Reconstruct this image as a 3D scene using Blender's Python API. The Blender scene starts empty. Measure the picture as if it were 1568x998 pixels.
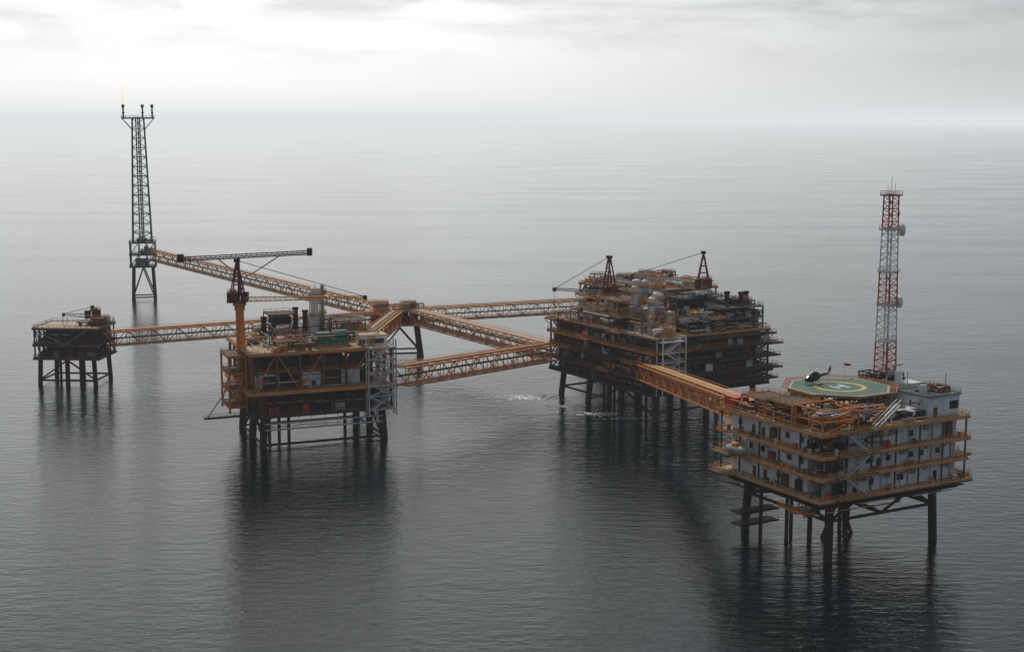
import bpy, math, random
from mathutils import Vector, Matrix
sc=bpy.context.scene
R=random.Random(7)
# ---------------------------------------------------------------- materials
def newmat(name):
    m=bpy.data.materials.new(name); m.use_nodes=True
    nt=m.node_tree; return m,nt,nt.nodes['Principled BSDF']
def paint(name,col,rough=0.6,rust=0.35,rc=(0.09,0.04,0.02),metal=0.0,scale=0.6):
    m,nt,b=newmat(name)
    tc=nt.nodes.new('ShaderNodeTexCoord')
    mp=nt.nodes.new('ShaderNodeMapping'); mp.inputs['Scale'].default_value=(1,1,0.45)
    n=nt.nodes.new('ShaderNodeTexNoise'); n.inputs['Scale'].default_value=scale; n.inputs['Detail'].default_value=7; n.inputs['Roughness'].default_value=0.7
    r=nt.nodes.new('ShaderNodeValToRGB'); r.color_ramp.elements[0].position=0.45; r.color_ramp.elements[1].position=0.72
    r.color_ramp.elements[1].color=(rust,rust,rust,1)
    mx=nt.nodes.new('ShaderNodeMix'); mx.data_type='RGBA'
    mx.inputs[6].default_value=(*col,1); mx.inputs[7].default_value=(*rc,1)
    n2=nt.nodes.new('ShaderNodeTexNoise'); n2.inputs['Scale'].default_value=0.25; n2.inputs['Detail'].default_value=3
    mr=nt.nodes.new('ShaderNodeMapRange'); mr.inputs['To Min'].default_value=0.6; mr.inputs['To Max'].default_value=1.25
    hs=nt.nodes.new('ShaderNodeHueSaturation')
    L=nt.links.new
    L(tc.outputs['Object'],mp.inputs[0]); L(mp.outputs[0],n.inputs['Vector']); L(tc.outputs['Object'],n2.inputs['Vector'])
    L(n.outputs['Fac'],r.inputs[0]); L(r.outputs[0],mx.inputs[0]); L(mx.outputs[2],hs.inputs['Color'])
    L(n2.outputs['Fac'],mr.inputs['Value']); L(mr.outputs[0],hs.inputs['Value']); L(hs.outputs[0],b.inputs['Base Color'])
    b.inputs['Roughness'].default_value=rough; b.inputs['Metallic'].default_value=metal
    return m
M={}
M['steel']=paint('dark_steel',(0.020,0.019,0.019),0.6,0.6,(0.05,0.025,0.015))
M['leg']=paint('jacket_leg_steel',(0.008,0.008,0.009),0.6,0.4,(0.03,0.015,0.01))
M['rust']=paint('rusty_steel',(0.19,0.07,0.025),0.75,0.6,(0.05,0.025,0.015))
M['orange']=paint('orange_paint',(0.78,0.24,0.03),0.5,0.4,(0.16,0.06,0.025))
M['ochre']=paint('ochre_paint',(0.76,0.36,0.08),0.5,0.4,(0.2,0.08,0.03))
M['white']=paint('white_paint',(0.80,0.81,0.81),0.4,0.25,(0.3,0.2,0.12))
M['wall']=paint('cladding_shade_blue',(0.70,0.77,0.85),0.5,0.2,(0.35,0.32,0.30))  # white cladding; the blue it takes in shade is put into the colour
M['grey']=paint('grey_paint',(0.32,0.32,0.32),0.5,0.45)
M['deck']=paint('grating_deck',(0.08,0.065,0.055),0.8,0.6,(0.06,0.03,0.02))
M['tan']=paint('weathered_deck',(0.54,0.39,0.26),0.7,0.5,(0.18,0.10,0.06))
M['red']=paint('red_paint',(0.55,0.03,0.02),0.5,0.3)
M['dred']=paint('dull_red_paint',(0.17,0.018,0.022),0.6,0.4)
M['green']=paint('green_paint',(0.02,0.19,0.13),0.5,0.3)
M['hdeck']=paint('helideck_surface',(0.09,0.18,0.135),0.8,0.4,(0.2,0.18,0.13),scale=0.3)
M['yellow']=paint('yellow_marking',(0.68,0.47,0.12),0.6,0.4,(0.2,0.2,0.12))
M['glass']=paint('dark_glass',(0.015,0.02,0.025),0.12,0.0)
M['silver']=paint('galvanised_steel',(0.62,0.63,0.64),0.35,0.35,metal=0.1)
M['flare']=paint('flare_steel',(0.05,0.085,0.105),0.6,0.3)
# ---------------------------------------------------------------- builder
class MB:
    def __init__(s): s.v=[];s.f=[];s.m=[];s.mats=[]
    def mi(s,k):
        if k not in s.mats: s.mats.append(k)
        return s.mats.index(k)
    def box(s,x0,y0,z0,x1,y1,z1,k):
        e=[R.uniform(-.004,.004) for _ in range(6)]
        x0+=e[0];y0+=e[1];z0+=e[2];x1+=e[3];y1+=e[4];z1+=e[5]
        b=len(s.v); s.v+=[(x0,y0,z0),(x1,y0,z0),(x1,y1,z0),(x0,y1,z0),(x0,y0,z1),(x1,y0,z1),(x1,y1,z1),(x0,y1,z1)]
        i=s.mi(k)
        for q in ((0,3,2,1),(4,5,6,7),(0,1,5,4),(1,2,6,5),(2,3,7,6),(3,0,4,7)):
            s.f.append(tuple(b+j for j in q)); s.m.append(i)
    def beam(s,p,q,w,k,h=None):
        h=(h or w)/2*R.uniform(.98,1.02); w=w/2*R.uniform(.98,1.02)
        p=Vector(p);q=Vector(q);d=(q-p)
        if d.length<1e-5:return
        d.normalize(); up=Vector((0,0,1)) if abs(d.z)<.98 else Vector((0,1,0))
        a=d.cross(up).normalized(); c=a.cross(d)
        b=len(s.v)
        for o in (p,q):
            for sa,sc_ in ((-1,-1),(1,-1),(1,1),(-1,1)): s.v.append(tuple(o+a*w*sa+c*h*sc_))
        i=s.mi(k)
        for t in ((0,3,2,1),(4,5,6,7),(0,1,5,4),(1,2,6,5),(2,3,7,6),(3,0,4,7)):
            s.f.append(tuple(b+j for j in t)); s.m.append(i)
    def cyl(s,p,q,r,k,n=9,r2=None):
        r2=r if r2 is None else r2
        p=Vector(p);q=Vector(q);d=(q-p).normalized(); up=Vector((0,0,1)) if abs(d.z)<.98 else Vector((0,1,0))
        a=d.cross(up).normalized(); c=a.cross(d); b=len(s.v); i=s.mi(k)
        for o,rr in ((p,r),(q,r2)):
            for j in range(n):
                t=2*math.pi*j/n; s.v.append(tuple(o+a*rr*math.cos(t)+c*rr*math.sin(t)))
        for j in range(n):
            s.f.append((b+j,b+(j+1)%n,b+n+(j+1)%n,b+n+j)); s.m.append(i)
        s.f.append(tuple(b+n-1-j for j in range(n))); s.m.append(i)
        s.f.append(tuple(b+n+j for j in range(n))); s.m.append(i)
    def loft(s,rings,k,n=12):
        b=len(s.v); i=s.mi(k)
        for (x,yc,zc,ry,rz) in rings:
            for j in range(n):
                t=2*math.pi*j/n; s.v.append((x,yc+ry*math.cos(t),zc+rz*math.sin(t)))
        for a in range(len(rings)-1):
            for j in range(n):
                s.f.append((b+a*n+j,b+a*n+(j+1)%n,b+(a+1)*n+(j+1)%n,b+(a+1)*n+j)); s.m.append(i)
        s.f.append(tuple(b+n-1-j for j in range(n))); s.m.append(i)
        s.f.append(tuple(b+(len(rings)-1)*n+j for j in range(n))); s.m.append(i)
    def rail(s,pts,z,k='ochre',h=1.1,sp=2.0,closed=False):
        P=list(pts)+([pts[0]] if closed else [])
        for a,b in zip(P[:-1],P[1:]):
            L=math.dist(a,b); n=max(1,int(L/sp))
            for j in range(n+1):
                x=a[0]+(b[0]-a[0])*j/n; y=a[1]+(b[1]-a[1])*j/n
                s.beam((x,y,z),(x,y,z+h),.09,k)
            for hh in (h,h*.5): s.beam((a[0],a[1],z+hh),(b[0],b[1],z+hh),.09,k)
            s.beam((a[0],a[1],z+.1),(b[0],b[1],z+.1),.04,k,.2)
    def build(s,name,parent=None,smooth=False):
        me=bpy.data.meshes.new(name); me.from_pydata(s.v,[],s.f)
        for k in s.mats: me.materials.append(M[k])
        me.polygons.foreach_set('material_index',s.m)
        if smooth: me.polygons.foreach_set('use_smooth',[True]*len(s.f))
        me.update()
        o=bpy.data.objects.new(name,me); sc.collection.objects.link(o)
        if parent: o.parent=parent
        return o
def empty(name,loc=(0,0,0),rot=0):
    o=bpy.data.objects.new(name,None); sc.collection.objects.link(o); o.location=loc; o.rotation_euler=(0,0,math.radians(rot)); o.empty_display_size=5
    return o
# ---------------------------------------------------------------- kit parts
def vvessel(B,x,y,z,r,h,k):
    B.cyl((x,y,z),(x,y,z+h),r,k,12); B.cyl((x,y,z+h),(x,y,z+h+r*.5),r,k,12,r*.35)
    B.cyl((x,y,z+h),(x,y,z+h+r*.9),.15,'grey',6)
    for f in (.45,.85):
        zz=z+h*f; B.cyl((x,y,zz),(x,y,zz+.12),r+.8,'steel',10)
        n=10; pr=r+.75
        ps=[(x+pr*math.cos(2*math.pi*j/n),y+pr*math.sin(2*math.pi*j/n)) for j in range(n)]
        B.rail(ps,zz+.12,'ochre',1.0,3,True)
    B.beam((x+r+.2,y-.3,z),(x+r+.2,y-.3,z+h),.1,'silver')
    B.cyl((x-r-.3,y-.2,z),(x-r-.3,y-.2,z+h*.9),.15,'silver',6); B.cyl((x-r-.3,y-.2,z+h*.9),(x,y,z+h*.9),.15,'silver',6)
def hvessel(B,x,y,z,r,L,k,ax):
    d=(1,0) if ax==0 else (0,1); zc=z+r+.7
    a=(x,y,zc); b=(x+d[0]*L,y+d[1]*L,zc)
    B.cyl(a,b,r,k,12)
    B.cyl(b,(b[0]+d[0]*r*.4,b[1]+d[1]*r*.4,zc),r,k,12,r*.5); B.cyl((a[0]-d[0]*r*.4,a[1]-d[1]*r*.4,zc),a,r*.5,k,12,r)
    for f in (.2,.8):
        cx=x+d[0]*L*f; cy=y+d[1]*L*f; B.box(cx-.3-(r*.7)*d[1],cy-.3-(r*.7)*d[0],z,cx+.3+(r*.7)*d[1],cy+.3+(r*.7)*d[0],zc-.3,'steel')
    cx=x+d[0]*L*.5; cy=y+d[1]*L*.5
    B.cyl((cx,cy,zc),(cx,cy,zc+r+1.2),.18,'grey',6); B.cyl((cx,cy,zc+r+1.2),(cx+d[0]*2.5,cy+d[1]*2.5,zc+r+1.2),.18,'grey',6)
def oframe(B,x,y,z,w,d,h,k,lv=2):
    for i in range(2):
        for j in range(2): B.beam((x+i*w,y+j*d,z),(x+i*w,y+j*d,z+h),.3,k)
    for l in range(1,lv+1):
        zz=z+h*l/lv
        c=[(x,y),(x+w,y),(x+w,y+d),(x,y+d)]
        for a in range(4): B.beam((*c[a],zz),(*c[(a+1)%4],zz),.28,k)
        if R.random()<.6:
            B.box(x+.1,y+.1,zz-.08,x+w-.1,y+d-.1,zz+.04,'deck'); B.rail(c,zz,R.choice(['ochre','orange','grey']),1.0,2,True)
        z0=z+h*(l-1)/lv
        for a in (0,3):
            B.beam((*c[a],z0),(*c[(a+1)%4],zz),.16,k)
        if R.random()<.8:
            q=R.uniform(.15,.4); B.box(x+w*q,y+d*q,z0,x+w*(1-q*.7),y+d*(1-q*.7),z0+(zz-z0)*R.uniform(.4,.8),R.choice(['grey','rust','steel','white','tan','steel']))
def skid(B,x,y,z,w,d,h,k):
    B.box(x,y,z,x+w,y+d,z+.35,'steel'); B.box(x+.3,y+.3,z+.35,x+w*.6,y+d-.3,z+h*.7,k)
    B.cyl((x+w*.65,y+d*.5,z+.35),(x+w*.65,y+d*.5,z+h),min(.5,d*.2),R.choice(['grey','white','silver']),8)
    for _ in range(4):
        px=x+R.random()*w; py=y+R.random()*d; hh=R.uniform(.5,1.1)*h
        B.cyl((px,py,z),(px,py,z+hh),.12,R.choice(['silver','ochre','grey','red']),6); 
        B.cyl((px,py,z+hh),(px+R.uniform(-2,2),py,z+hh),.12,'silver',6)
def clutter(B,x0,y0,x1,y1,z,n,hm,pal=('grey','white','rust','steel','tan','ochre')):
    for _ in range(n):
        t=R.random(); x=R.uniform(x0,x1-3); y=R.uniform(y0,y1-3); k=R.choice(pal)
        if t<.13: vvessel(B,x+1,y+1,z,R.uniform(.5,1.0),hm*R.uniform(.45,.95),R.choice(['white','grey','silver']))
        elif t<.25:
            ax=R.randint(0,1); L=min(R.uniform(4,8),(x1-x) if ax==0 else (y1-y)); hvessel(B,x,y,z,R.uniform(.6,1.1),L,k,ax)
        elif t<.5: oframe(B,x,y,z,min(R.uniform(3,6),x1-x),min(R.uniform(3,6),y1-y),hm*R.uniform(.4,.9),R.choice(['steel','rust','orange','steel','ochre']),R.choice([1,2,2,3]))
        elif t<.78: skid(B,x,y,z,min(R.uniform(2.5,5),x1-x),min(R.uniform(2,4),y1-y),R.uniform(1.5,3.2),k)
        elif t<.93:
            ax=R.randint(0,1); h=R.uniform(1.5,max(1.6,hm*.7))
            L=((x1-x) if ax==0 else (y1-y))*R.uniform(.5,1); 
            for j in range(R.randint(3,6)):
                o=j*.5; rr=R.uniform(.1,.22); kk=R.choice(['silver','grey','ochre','rust','white'])
                a=(x,y+o,z+h) if ax==0 else (x+o,y,z+h); b=(x+L,y+o,z+h) if ax==0 else (x+o,y+L,z+h)
                B.cyl(a,b,rr,kk,6)
                e=R.choice([a,b]); B.cyl((e[0],e[1],z),e,rr,kk,6)
            m=max(2,int(L/4))
            for j in range(m+1):
                f=L*j/m
                if ax==0:
                    B.beam((x+f,y-.3,z),(x+f,y-.3,z+h),.2,'steel');B.beam((x+f,y+2.8,z),(x+f,y+2.8,z+h),.2,'steel');B.beam((x+f,y-.3,z+h-.3),(x+f,y+2.8,z+h-.3),.2,'steel')
                else:
                    B.beam((x-.3,y+f,z),(x-.3,y+f,z+h),.2,'steel');B.beam((x+2.8,y+f,z),(x+2.8,y+f,z+h),.2,'steel');B.beam((x-.3,y+f,z+h-.3),(x+2.8,y+f,z+h-.3),.2,'steel')
        else:
            B.beam((x,y,z),(x,y,z+hm*R.uniform(.8,1.3)),.14,'grey')
def pipes(B,x0,y0,x1,y1,z0,z1,n,pal=('silver','grey','ochre','rust','steel','orange','white')):
    for _ in range(n):
        p=Vector((R.uniform(x0,x1),R.uniform(y0,y1),R.uniform(z0,z1))); r=R.uniform(.08,.22); k=R.choice(pal)
        for s in range(R.randint(2,4)):
            ax=R.choice([0,1,2]); q=p.copy()
            lo=(x0,y0,z0)[ax]; hi=(x1,y1,z1)[ax]; q[ax]=min(hi,max(lo,p[ax]+R.uniform(-1,1)*(hi-lo)*.45))
            if (q-p).length>.3: B.cyl(p,q,r,k,6)
            p=q
DP=('steel','steel','rust','deck','steel','grey','rust')  # dark tones: shade of the deck interiors is put into the fill colours
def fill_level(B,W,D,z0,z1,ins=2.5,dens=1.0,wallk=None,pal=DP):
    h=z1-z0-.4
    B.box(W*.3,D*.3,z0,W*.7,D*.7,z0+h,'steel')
    for side in range(4):
        L=W if side%2==0 else D
        s=1.5
        while s<L-2:
            w=R.uniform(1.5,5); w=min(w,L-1-s)
            if R.random()<.72*dens:
                d0=ins+R.uniform(-.8,1.5); dd=R.uniform(2,6); hh=h*R.uniform(.3,.95); k=R.choice(pal)
                if side==0: c=(s,d0,s+w,d0+dd)
                elif side==2: c=(s,D-d0-dd,s+w,D-d0)
                elif side==3: c=(d0,s,d0+dd,s+w)
                else: c=(W-d0-dd,s,W-d0,s+w)
                if R.random()<.6: B.box(c[0],c[1],z0,c[2],c[3],z0+hh,k)
                else:
                    rr=min(hh,2.4)/2
                    if side%2==0: B.cyl((c[0],c[1]+rr,z0+rr+.3),(c[2],c[1]+rr,z0+rr+.3),rr,R.choice(['grey','steel','rust']),10)
                    else: B.cyl((c[0]+rr,c[1],z0+rr+.3),(c[0]+rr,c[3],z0+rr+.3),rr,R.choice(['grey','steel','rust']),10)
            s+=w+R.uniform(.3,2)
    pp=('grey','ochre','rust','steel','orange','silver','steel')
    pipes(B,.8,.8,W-.8,2.6,z0+.3,z1-.4,int(W*.35*dens),pp); pipes(B,.8,.8,2.6,D-.8,z0+.3,z1-.4,int(D*.35*dens),pp); pipes(B,W-2.6,.8,W-.8,D-.8,z0+.3,z1-.4,int(D*.2*dens),pp)
def deckplate(B,W,D,z,edge='orange',rk='ochre',ov=0,t=.5,rail=True,top='tan'):
    B.box(-ov,-ov,z-.25,W+ov,D+ov,z,top)
    B.box(.3,.3,z-.32,W-.3,D-.3,z-.26,'steel')
    e=.25
    c=[(-ov,-ov),(W+ov,-ov),(W+ov,D+ov),(-ov,D+ov)]
    for a in range(4):
        p=c[a];q=c[(a+1)%4]; B.beam((*p,z-.25-t/2),(*q,z-.25-t/2),e,edge,t)
    for i in range(1,int(W/5)): B.beam((i*5,-ov,z-.55),(i*5,D+ov,z-.55),.3,'steel',.4)
    if rail: B.rail([(-ov+.15,-ov+.15),(W+ov-.15,-ov+.15),(W+ov-.15,D+ov-.15),(-ov+.15,D+ov-.15)],z,rk,1.1,2,True)
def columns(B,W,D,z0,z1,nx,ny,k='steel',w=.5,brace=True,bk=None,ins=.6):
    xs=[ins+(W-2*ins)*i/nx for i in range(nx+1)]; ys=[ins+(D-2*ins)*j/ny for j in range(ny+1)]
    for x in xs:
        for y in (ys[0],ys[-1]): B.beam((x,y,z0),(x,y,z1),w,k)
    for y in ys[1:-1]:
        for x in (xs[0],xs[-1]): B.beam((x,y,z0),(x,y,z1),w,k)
    if brace:
        for i in range(nx):
            if R.random()<.65:
                a,b=(xs[i],xs[i+1]) if R.random()<.5 else (xs[i+1],xs[i])
                for y in (ys[0],ys[-1]): B.beam((a,y,z0),(b,y,z1),.3,bk or k)
        for j in range(ny):
            if R.random()<.65:
                a,b=(ys[j],ys[j+1]) if R.random()<.5 else (ys[j+1],ys[j])
                for x in (xs[0],xs[-1]): B.beam((x,a,z0),(x,b,z1),.3,bk or k)
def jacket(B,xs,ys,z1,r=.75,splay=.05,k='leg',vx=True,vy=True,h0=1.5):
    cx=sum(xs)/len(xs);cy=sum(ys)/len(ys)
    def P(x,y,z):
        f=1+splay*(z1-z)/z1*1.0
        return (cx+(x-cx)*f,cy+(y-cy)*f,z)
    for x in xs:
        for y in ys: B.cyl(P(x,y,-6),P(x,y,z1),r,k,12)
    zt=z1-.6
    for (A,Bs,fx,vv) in ((xs,ys,0,vx),(ys,xs,1,vy)):
        for b in (Bs[0],Bs[-1]):
            for a0,a1 in zip(A[:-1],A[1:]):
                g=(lambda a,z:P(a,b,z)) if fx==0 else (lambda a,z:P(b,a,z))
                B.cyl(g(a0,h0),g(a1,h0),.38,k,8)
                if vv: B.cyl(g(a0,h0),g((a0+a1)/2,zt),.34,k,8); B.cyl(g(a1,h0),g((a0+a1)/2,zt),.34,k,8)
def stairs(B,x,y,z0,z1,dx,dy,w=1.1,k='silver'):
    n=int((z1-z0)/.25); wx,wy=(0,w) if dx else (w,0)
    for o in (0,1):
        B.beam((x+wx*o,y+wy*o,z0),(x+dx+wx*o,y+dy+wy*o,z1),.14,k,.35)
        B.beam((x+wx*o,y+wy*o,z0+1.1),(x+dx+wx*o,y+dy+wy*o,z1+1.1),.09,k)
        for j in range(0,n,3):
            f=j/n; B.beam((x+dx*f+wx*o,y+dy*f+wy*o,z0+(z1-z0)*f),(x+dx*f+wx*o,y+dy*f+wy*o,z0+(z1-z0)*f+1.1),.07,k)
    for j in range(n):
        f=(j+.5)/n; B.beam((x+dx*f,y+dy*f,z0+(z1-z0)*f),(x+dx*f+wx,y+dy*f+wy,z0+(z1-z0)*f),.25,k,.06)
def lattice(B,p0,p1,w0,w1,n,ck,lk,cw=.25,lw=.12):
    p0=Vector(p0);p1=Vector(p1);d=(p1-p0).normalized(); up=Vector((0,0,1)) if abs(d.z)<.9 else Vector((0,1,0))
    a=d.cross(up).normalized(); c=a.cross(d)
    def C(i,f):
        w=(w0+(w1-w0)*f)/2; s=((-1,-1),(1,-1),(1,1),(-1,1))[i]
        return p0+(p1-p0)*f+a*w*s[0]+c*w*s[1]
    fc=ck if callable(ck) else (lambda f:ck); fl=lk if callable(lk) else (lambda f:lk)
    for j in range(n):
        kk=fl(j/n)
        for i in range(4):
            B.beam(C(i,j/n),C(i,(j+1)/n),cw,fc(j/n))
            B.beam(C(i,j/n),C((i+1)%4,j/n),lw,kk)
            a0,a1=(i,(i+1)%4) if j%2 else ((i+1)%4,i)
            B.beam(C(a0,j/n),C(a1,(j+1)/n),lw,kk)
# ---------------------------------------------------------------- cranes
def crane(parent,x,y,z,hp,az,bl,be,ah,pk='orange',ck='dred',pr=1.1,bk='grey'):
    E=empty('pedestal_crane',(x,y,z),az) ; E.parent=parent
    B=MB(); B.cyl((0,0,0),(0,0,hp),pr,pk,14)
    B.cyl((0,0,hp*.93),(0,0,hp),pr+.35,pk,14); B.rail([(2*math.cos(t*.785),2*math.sin(t*.785)) for t in range(8)],hp-.6,'ochre',1,2,True); B.cyl((0,0,hp-.75),(0,0,hp-.6),2.1,'steel',12)
    B.build('pedestal',E)
    B=MB(); B.box(-3.4,-1.7,hp,2.2,1.7,hp+.6,'steel'); B.box(-3.4,-1.5,hp+.6,-.2,1.5,hp+3,ck); B.box(.2,.5,hp+.6,2.4,1.9,hp+3.1,ck); B.box(.6,.4,hp+1.5,2.45,1.95,hp+2.7,'glass')
    B.cyl((-1.8,-1.3,hp+3.3),(-1.8,1.3,hp+3.3),.55,'steel',10); B.rail([(-3.3,-1.4),(-.3,-1.4),(-.3,1.4),(-3.3,1.4)],hp+3,'ochre',1,1.5,True)
    B.build('machinery_house',E)
    B=MB(); top=hp+ah
    for s in (-1,1):
        B.beam((1.6,1.4*s,hp+.5),(-.5,.55*s,top),.4,ck); B.beam((-2.8,1.4*s,hp+.6),(-.5,.55*s,top),.35,ck)
        for j in range(1,5):
            f=j/5
            B.beam((1.6-2.1*f,s*(1.4-.85*f),hp+.5+(ah-.5)*f),(-2.8+2.3*f,s*(1.4-.85*f),hp+.5+(ah-.5)*f),.2,ck)
    for j in range(1,6):
        f=j/5; B.beam((1.6-2.1*f,-(1.4-.85*f),hp+.5+(ah-.5)*f),(1.6-2.1*f,(1.4-.85*f),hp+.5+(ah-.5)*f),.2,ck)
        f1=(j-1)/5; B.beam((1.6-2.1*f1,-(1.4-.85*f1),hp+.5+(ah-.5)*f1),(1.6-2.1*f,(1.4-.85*f),hp+.5+(ah-.5)*f),.16,ck)
    B.box(-1.2,-.9,top-.4,.3,.9,top+.5,'steel'); B.build('a_frame',E)
    B=MB(); tip=Vector((2+bl*math.cos(be),0,hp+1+bl*math.sin(be)))
    lattice(B,(2,0,hp+1),tip,1.3,.6,int(bl/1.5),bk,bk,.18,.1)
    B.box(tip.x-.6,-.4,tip.z-.8,tip.x+.5,.4,tip.z+.5,ck)
    B.build('boom',E)
    B=MB()
    for s in (-.4,.4):
        B.beam((-.3,s,top),(tip.x-.3,s*.6,tip.z+.2),.09,'steel')
    B.beam((tip.x,0,tip.z),(tip.x,0,tip.z-5),.07,'steel'); B.box(tip.x-.25,-.25,tip.z-5.8,tip.x+.25,.25,tip.z-5,'red')
    B.build('cables',E); return E
# ---------------------------------------------------------------- bridges
def bridge(p0,p1,w,h,ck='ochre',lk='orange',np_=4,pk=('tan','silver','ochre','white','orange')):
    E=empty('truss_bridge',p0)
    P1=Vector(p1)-Vector(p0); d=P1.normalized(); a=Vector((d.y,-d.x,0)).normalized(); L=P1.length
    up=Vector((0,0,1))
    n=int(round(L/(h*1.0))); n+=n%2
    C=lambda f,s,z: P1*f+a*s*w/2+up*z
    B=MB()
    for s in (-1,1):
        for z in (0,h): B.beam(C(0,s,z),C(1,s,z),.46,ck)
        for j in range(n+1):
            B.beam(C(j/n,s,0),C(j/n,s,h),.24,lk)
            if j<n:
                z0,z1=(0,h) if j%2 else (h,0); B.beam(C(j/n,s,z0),C((j+1)/n,s,z1),.26,lk)
    for j in range(n+1):
        B.beam(C(j/n,-1,0),C(j/n,1,0),.3,lk); B.beam(C(j/n,-1,h),C(j/n,1,h),.26,lk)
        if j<n: B.beam(C(j/n,-1,h),C((j+1)/n,1,h),.16,lk)
    B.build('truss',E)
    B=MB(); B.beam(C(0,.35,.3),C(1,.35,.3),w*.5,'deck',.12); B.beam(C(0,-.5,.25),C(1,-.5,.25),w*.3,'steel',.1)
    for s in (0.02,.8):
        for z in (.8,1.3): B.beam(C(0,s,z),C(1,s,z),.08,'ochre')
        m=int(L/2.2)
        for j in range(m+1): B.beam(C(j/m,s,.3),C(j/m,s,1.3),.07,'ochre')
    for s in (-1,1):
        m=int(L/3)
        B.beam(C(0,s,h+1.1),C(1,s,h+1.1),.09,'ochre')
        for j in range(m+1): B.beam(C(j/m,s,h),C(j/m,s,h+1.1),.08,'ochre')
    B.build('walkway',E)
    B=MB()
    for j in range(np_):
        r=R.uniform(.16,.34); s=-.85+j*(1.6/np_)
        B.cyl(C(0,s,h+.25+r-.1),C(1,s,h+.25+r-.1),r,R.choice(pk),8)
    for j in range(3):
        r=R.uniform(.2,.36); B.cyl(C(0,-.8+j*.25,h*.45+j*.1),C(1,-.8+j*.25,h*.45+j*.1),r,R.choice(('steel','rust','grey')),8)
    B.build('pipelines',E)
    return E
# ================================================================ FLARE TOWER
def flare_tower():
    E=empty('flare_tower',(-200.5,762,0),12)
    B=MB(); jacket(B,(-5,5),(-5,5),18,.7,splay=.15,vy=False); B.build('jacket',E)
    B=MB()
    for z in (18,24.5,31):
        B.box(-7,-7,z-.4,7,7,z,'flare'); B.rail([(-6.9,-6.9),(6.9,-6.9),(6.9,6.9),(-6.9,6.9)],z,'flare',1.1,2,True)
    for x in (-6.5,-2,2,6.5):
        for y in (-6.5,6.5): B.beam((x,y,18),(x,y,31),.45,'flare')
    for y in (-2,2):
        for x in (-6.5,6.5): B.beam((x,y,18),(x,y,31),.45,'flare')
    for z in (18,24.5):
        for a,b in ((-6.5,-2),(2,6.5)):
            for y in (-6.5,6.5): B.beam((a,y,z),(b,y,z+6.5),.3,'flare')
    B.box(-4,-4,18,3,3,22,'grey'); B.cyl((2,-3,24.5),(2,-3,29),1.2,'grey'); clutter(B,-6,-6,6,6,24.5,5,4,('flare','grey')); clutter(B,-6,-6,6,6,31,6,4,('flare','grey'))
    B.build('base_deck',E)
    B=MB(); lattice(B,(0,0,31),(0,0,97),10,6.0,13,'flare','flare',.6,.32)
    for x,y in ((-1.2,0),(.8,.8),(0,-1.2)): B.cyl((x,y,31),(x,y,98),.34,'flare',8)
    B.build('lattice_tower',E)
    B=MB(); B.box(-8.5,-3,97,8.5,3,97.6,'flare'); B.rail([(-8.5,-3),(8.5,-3),(8.5,3),(-8.5,3)],97.6,'flare',1.3,2,True)
    for s in (-1,1): B.beam((s*3,0,91),(s*8,0,97),.35,'flare'); B.beam((s*3,2.6,91),(s*8,2.6,97),.3,'flare'); B.beam((s*3,-2.6,91),(s*8,-2.6,97),.3,'flare')
    for x in (-7.5,2.5,7.5): 
        B.cyl((x,0,97.6),(x,0,103),.45,'flare'); B.cyl((x,0,103),(x,0,104.6),.8,'steel'); B.cyl((x,0,100),(x,0,100.5),.8,'steel')
    B.build('flare_tips',E)
flare_tower()
mf=bpy.data.materials.new('flame'); mf.use_nodes=True; nt=mf.node_tree; nt.nodes.clear()
o=nt.nodes.new('ShaderNodeOutputMaterial'); em=nt.nodes.new('ShaderNodeEmission'); tr=nt.nodes.new('ShaderNodeBsdfTransparent'); mx=nt.nodes.new('ShaderNodeMixShader')
em.inputs[0].default_value=(1,.66,.36,1); em.inputs[1].default_value=1.2; mx.inputs[0].default_value=.4
nt.links.new(tr.outputs[0],mx.inputs[1]); nt.links.new(em.outputs[0],mx.inputs[2]); nt.links.new(mx.outputs[0],o.inputs[0])
M['flame']=mf
E=empty('flare_flame',(-200.5,762,0),12)
B=MB()
def vloft(B,cx,cy,rings,k,n=9):
    b=len(B.v);i=B.mi(k)
    for (dx,z,r) in rings:
        for j in range(n): t=2*math.pi*j/n; B.v.append((cx+dx+r*math.cos(t),cy+r*math.sin(t),z))
    for a in range(len(rings)-1):
        for j in range(n): B.f.append((b+a*n+j,b+a*n+(j+1)%n,b+(a+1)*n+(j+1)%n,b+(a+1)*n+j)); B.m.append(i)
vloft(B,-7.5,0,[(0,104.6,.3),(.1,106,.8),(-.2,108,.85),(.2,110,.6),(-.1,112,.3),(.1,115,.04)],'flame')
vloft(B,7.5,0,[(0,104.6,.2),(.1,105.4,.35),(0,107,.04)],'flame')
B.build('flame',E,True)
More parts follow.
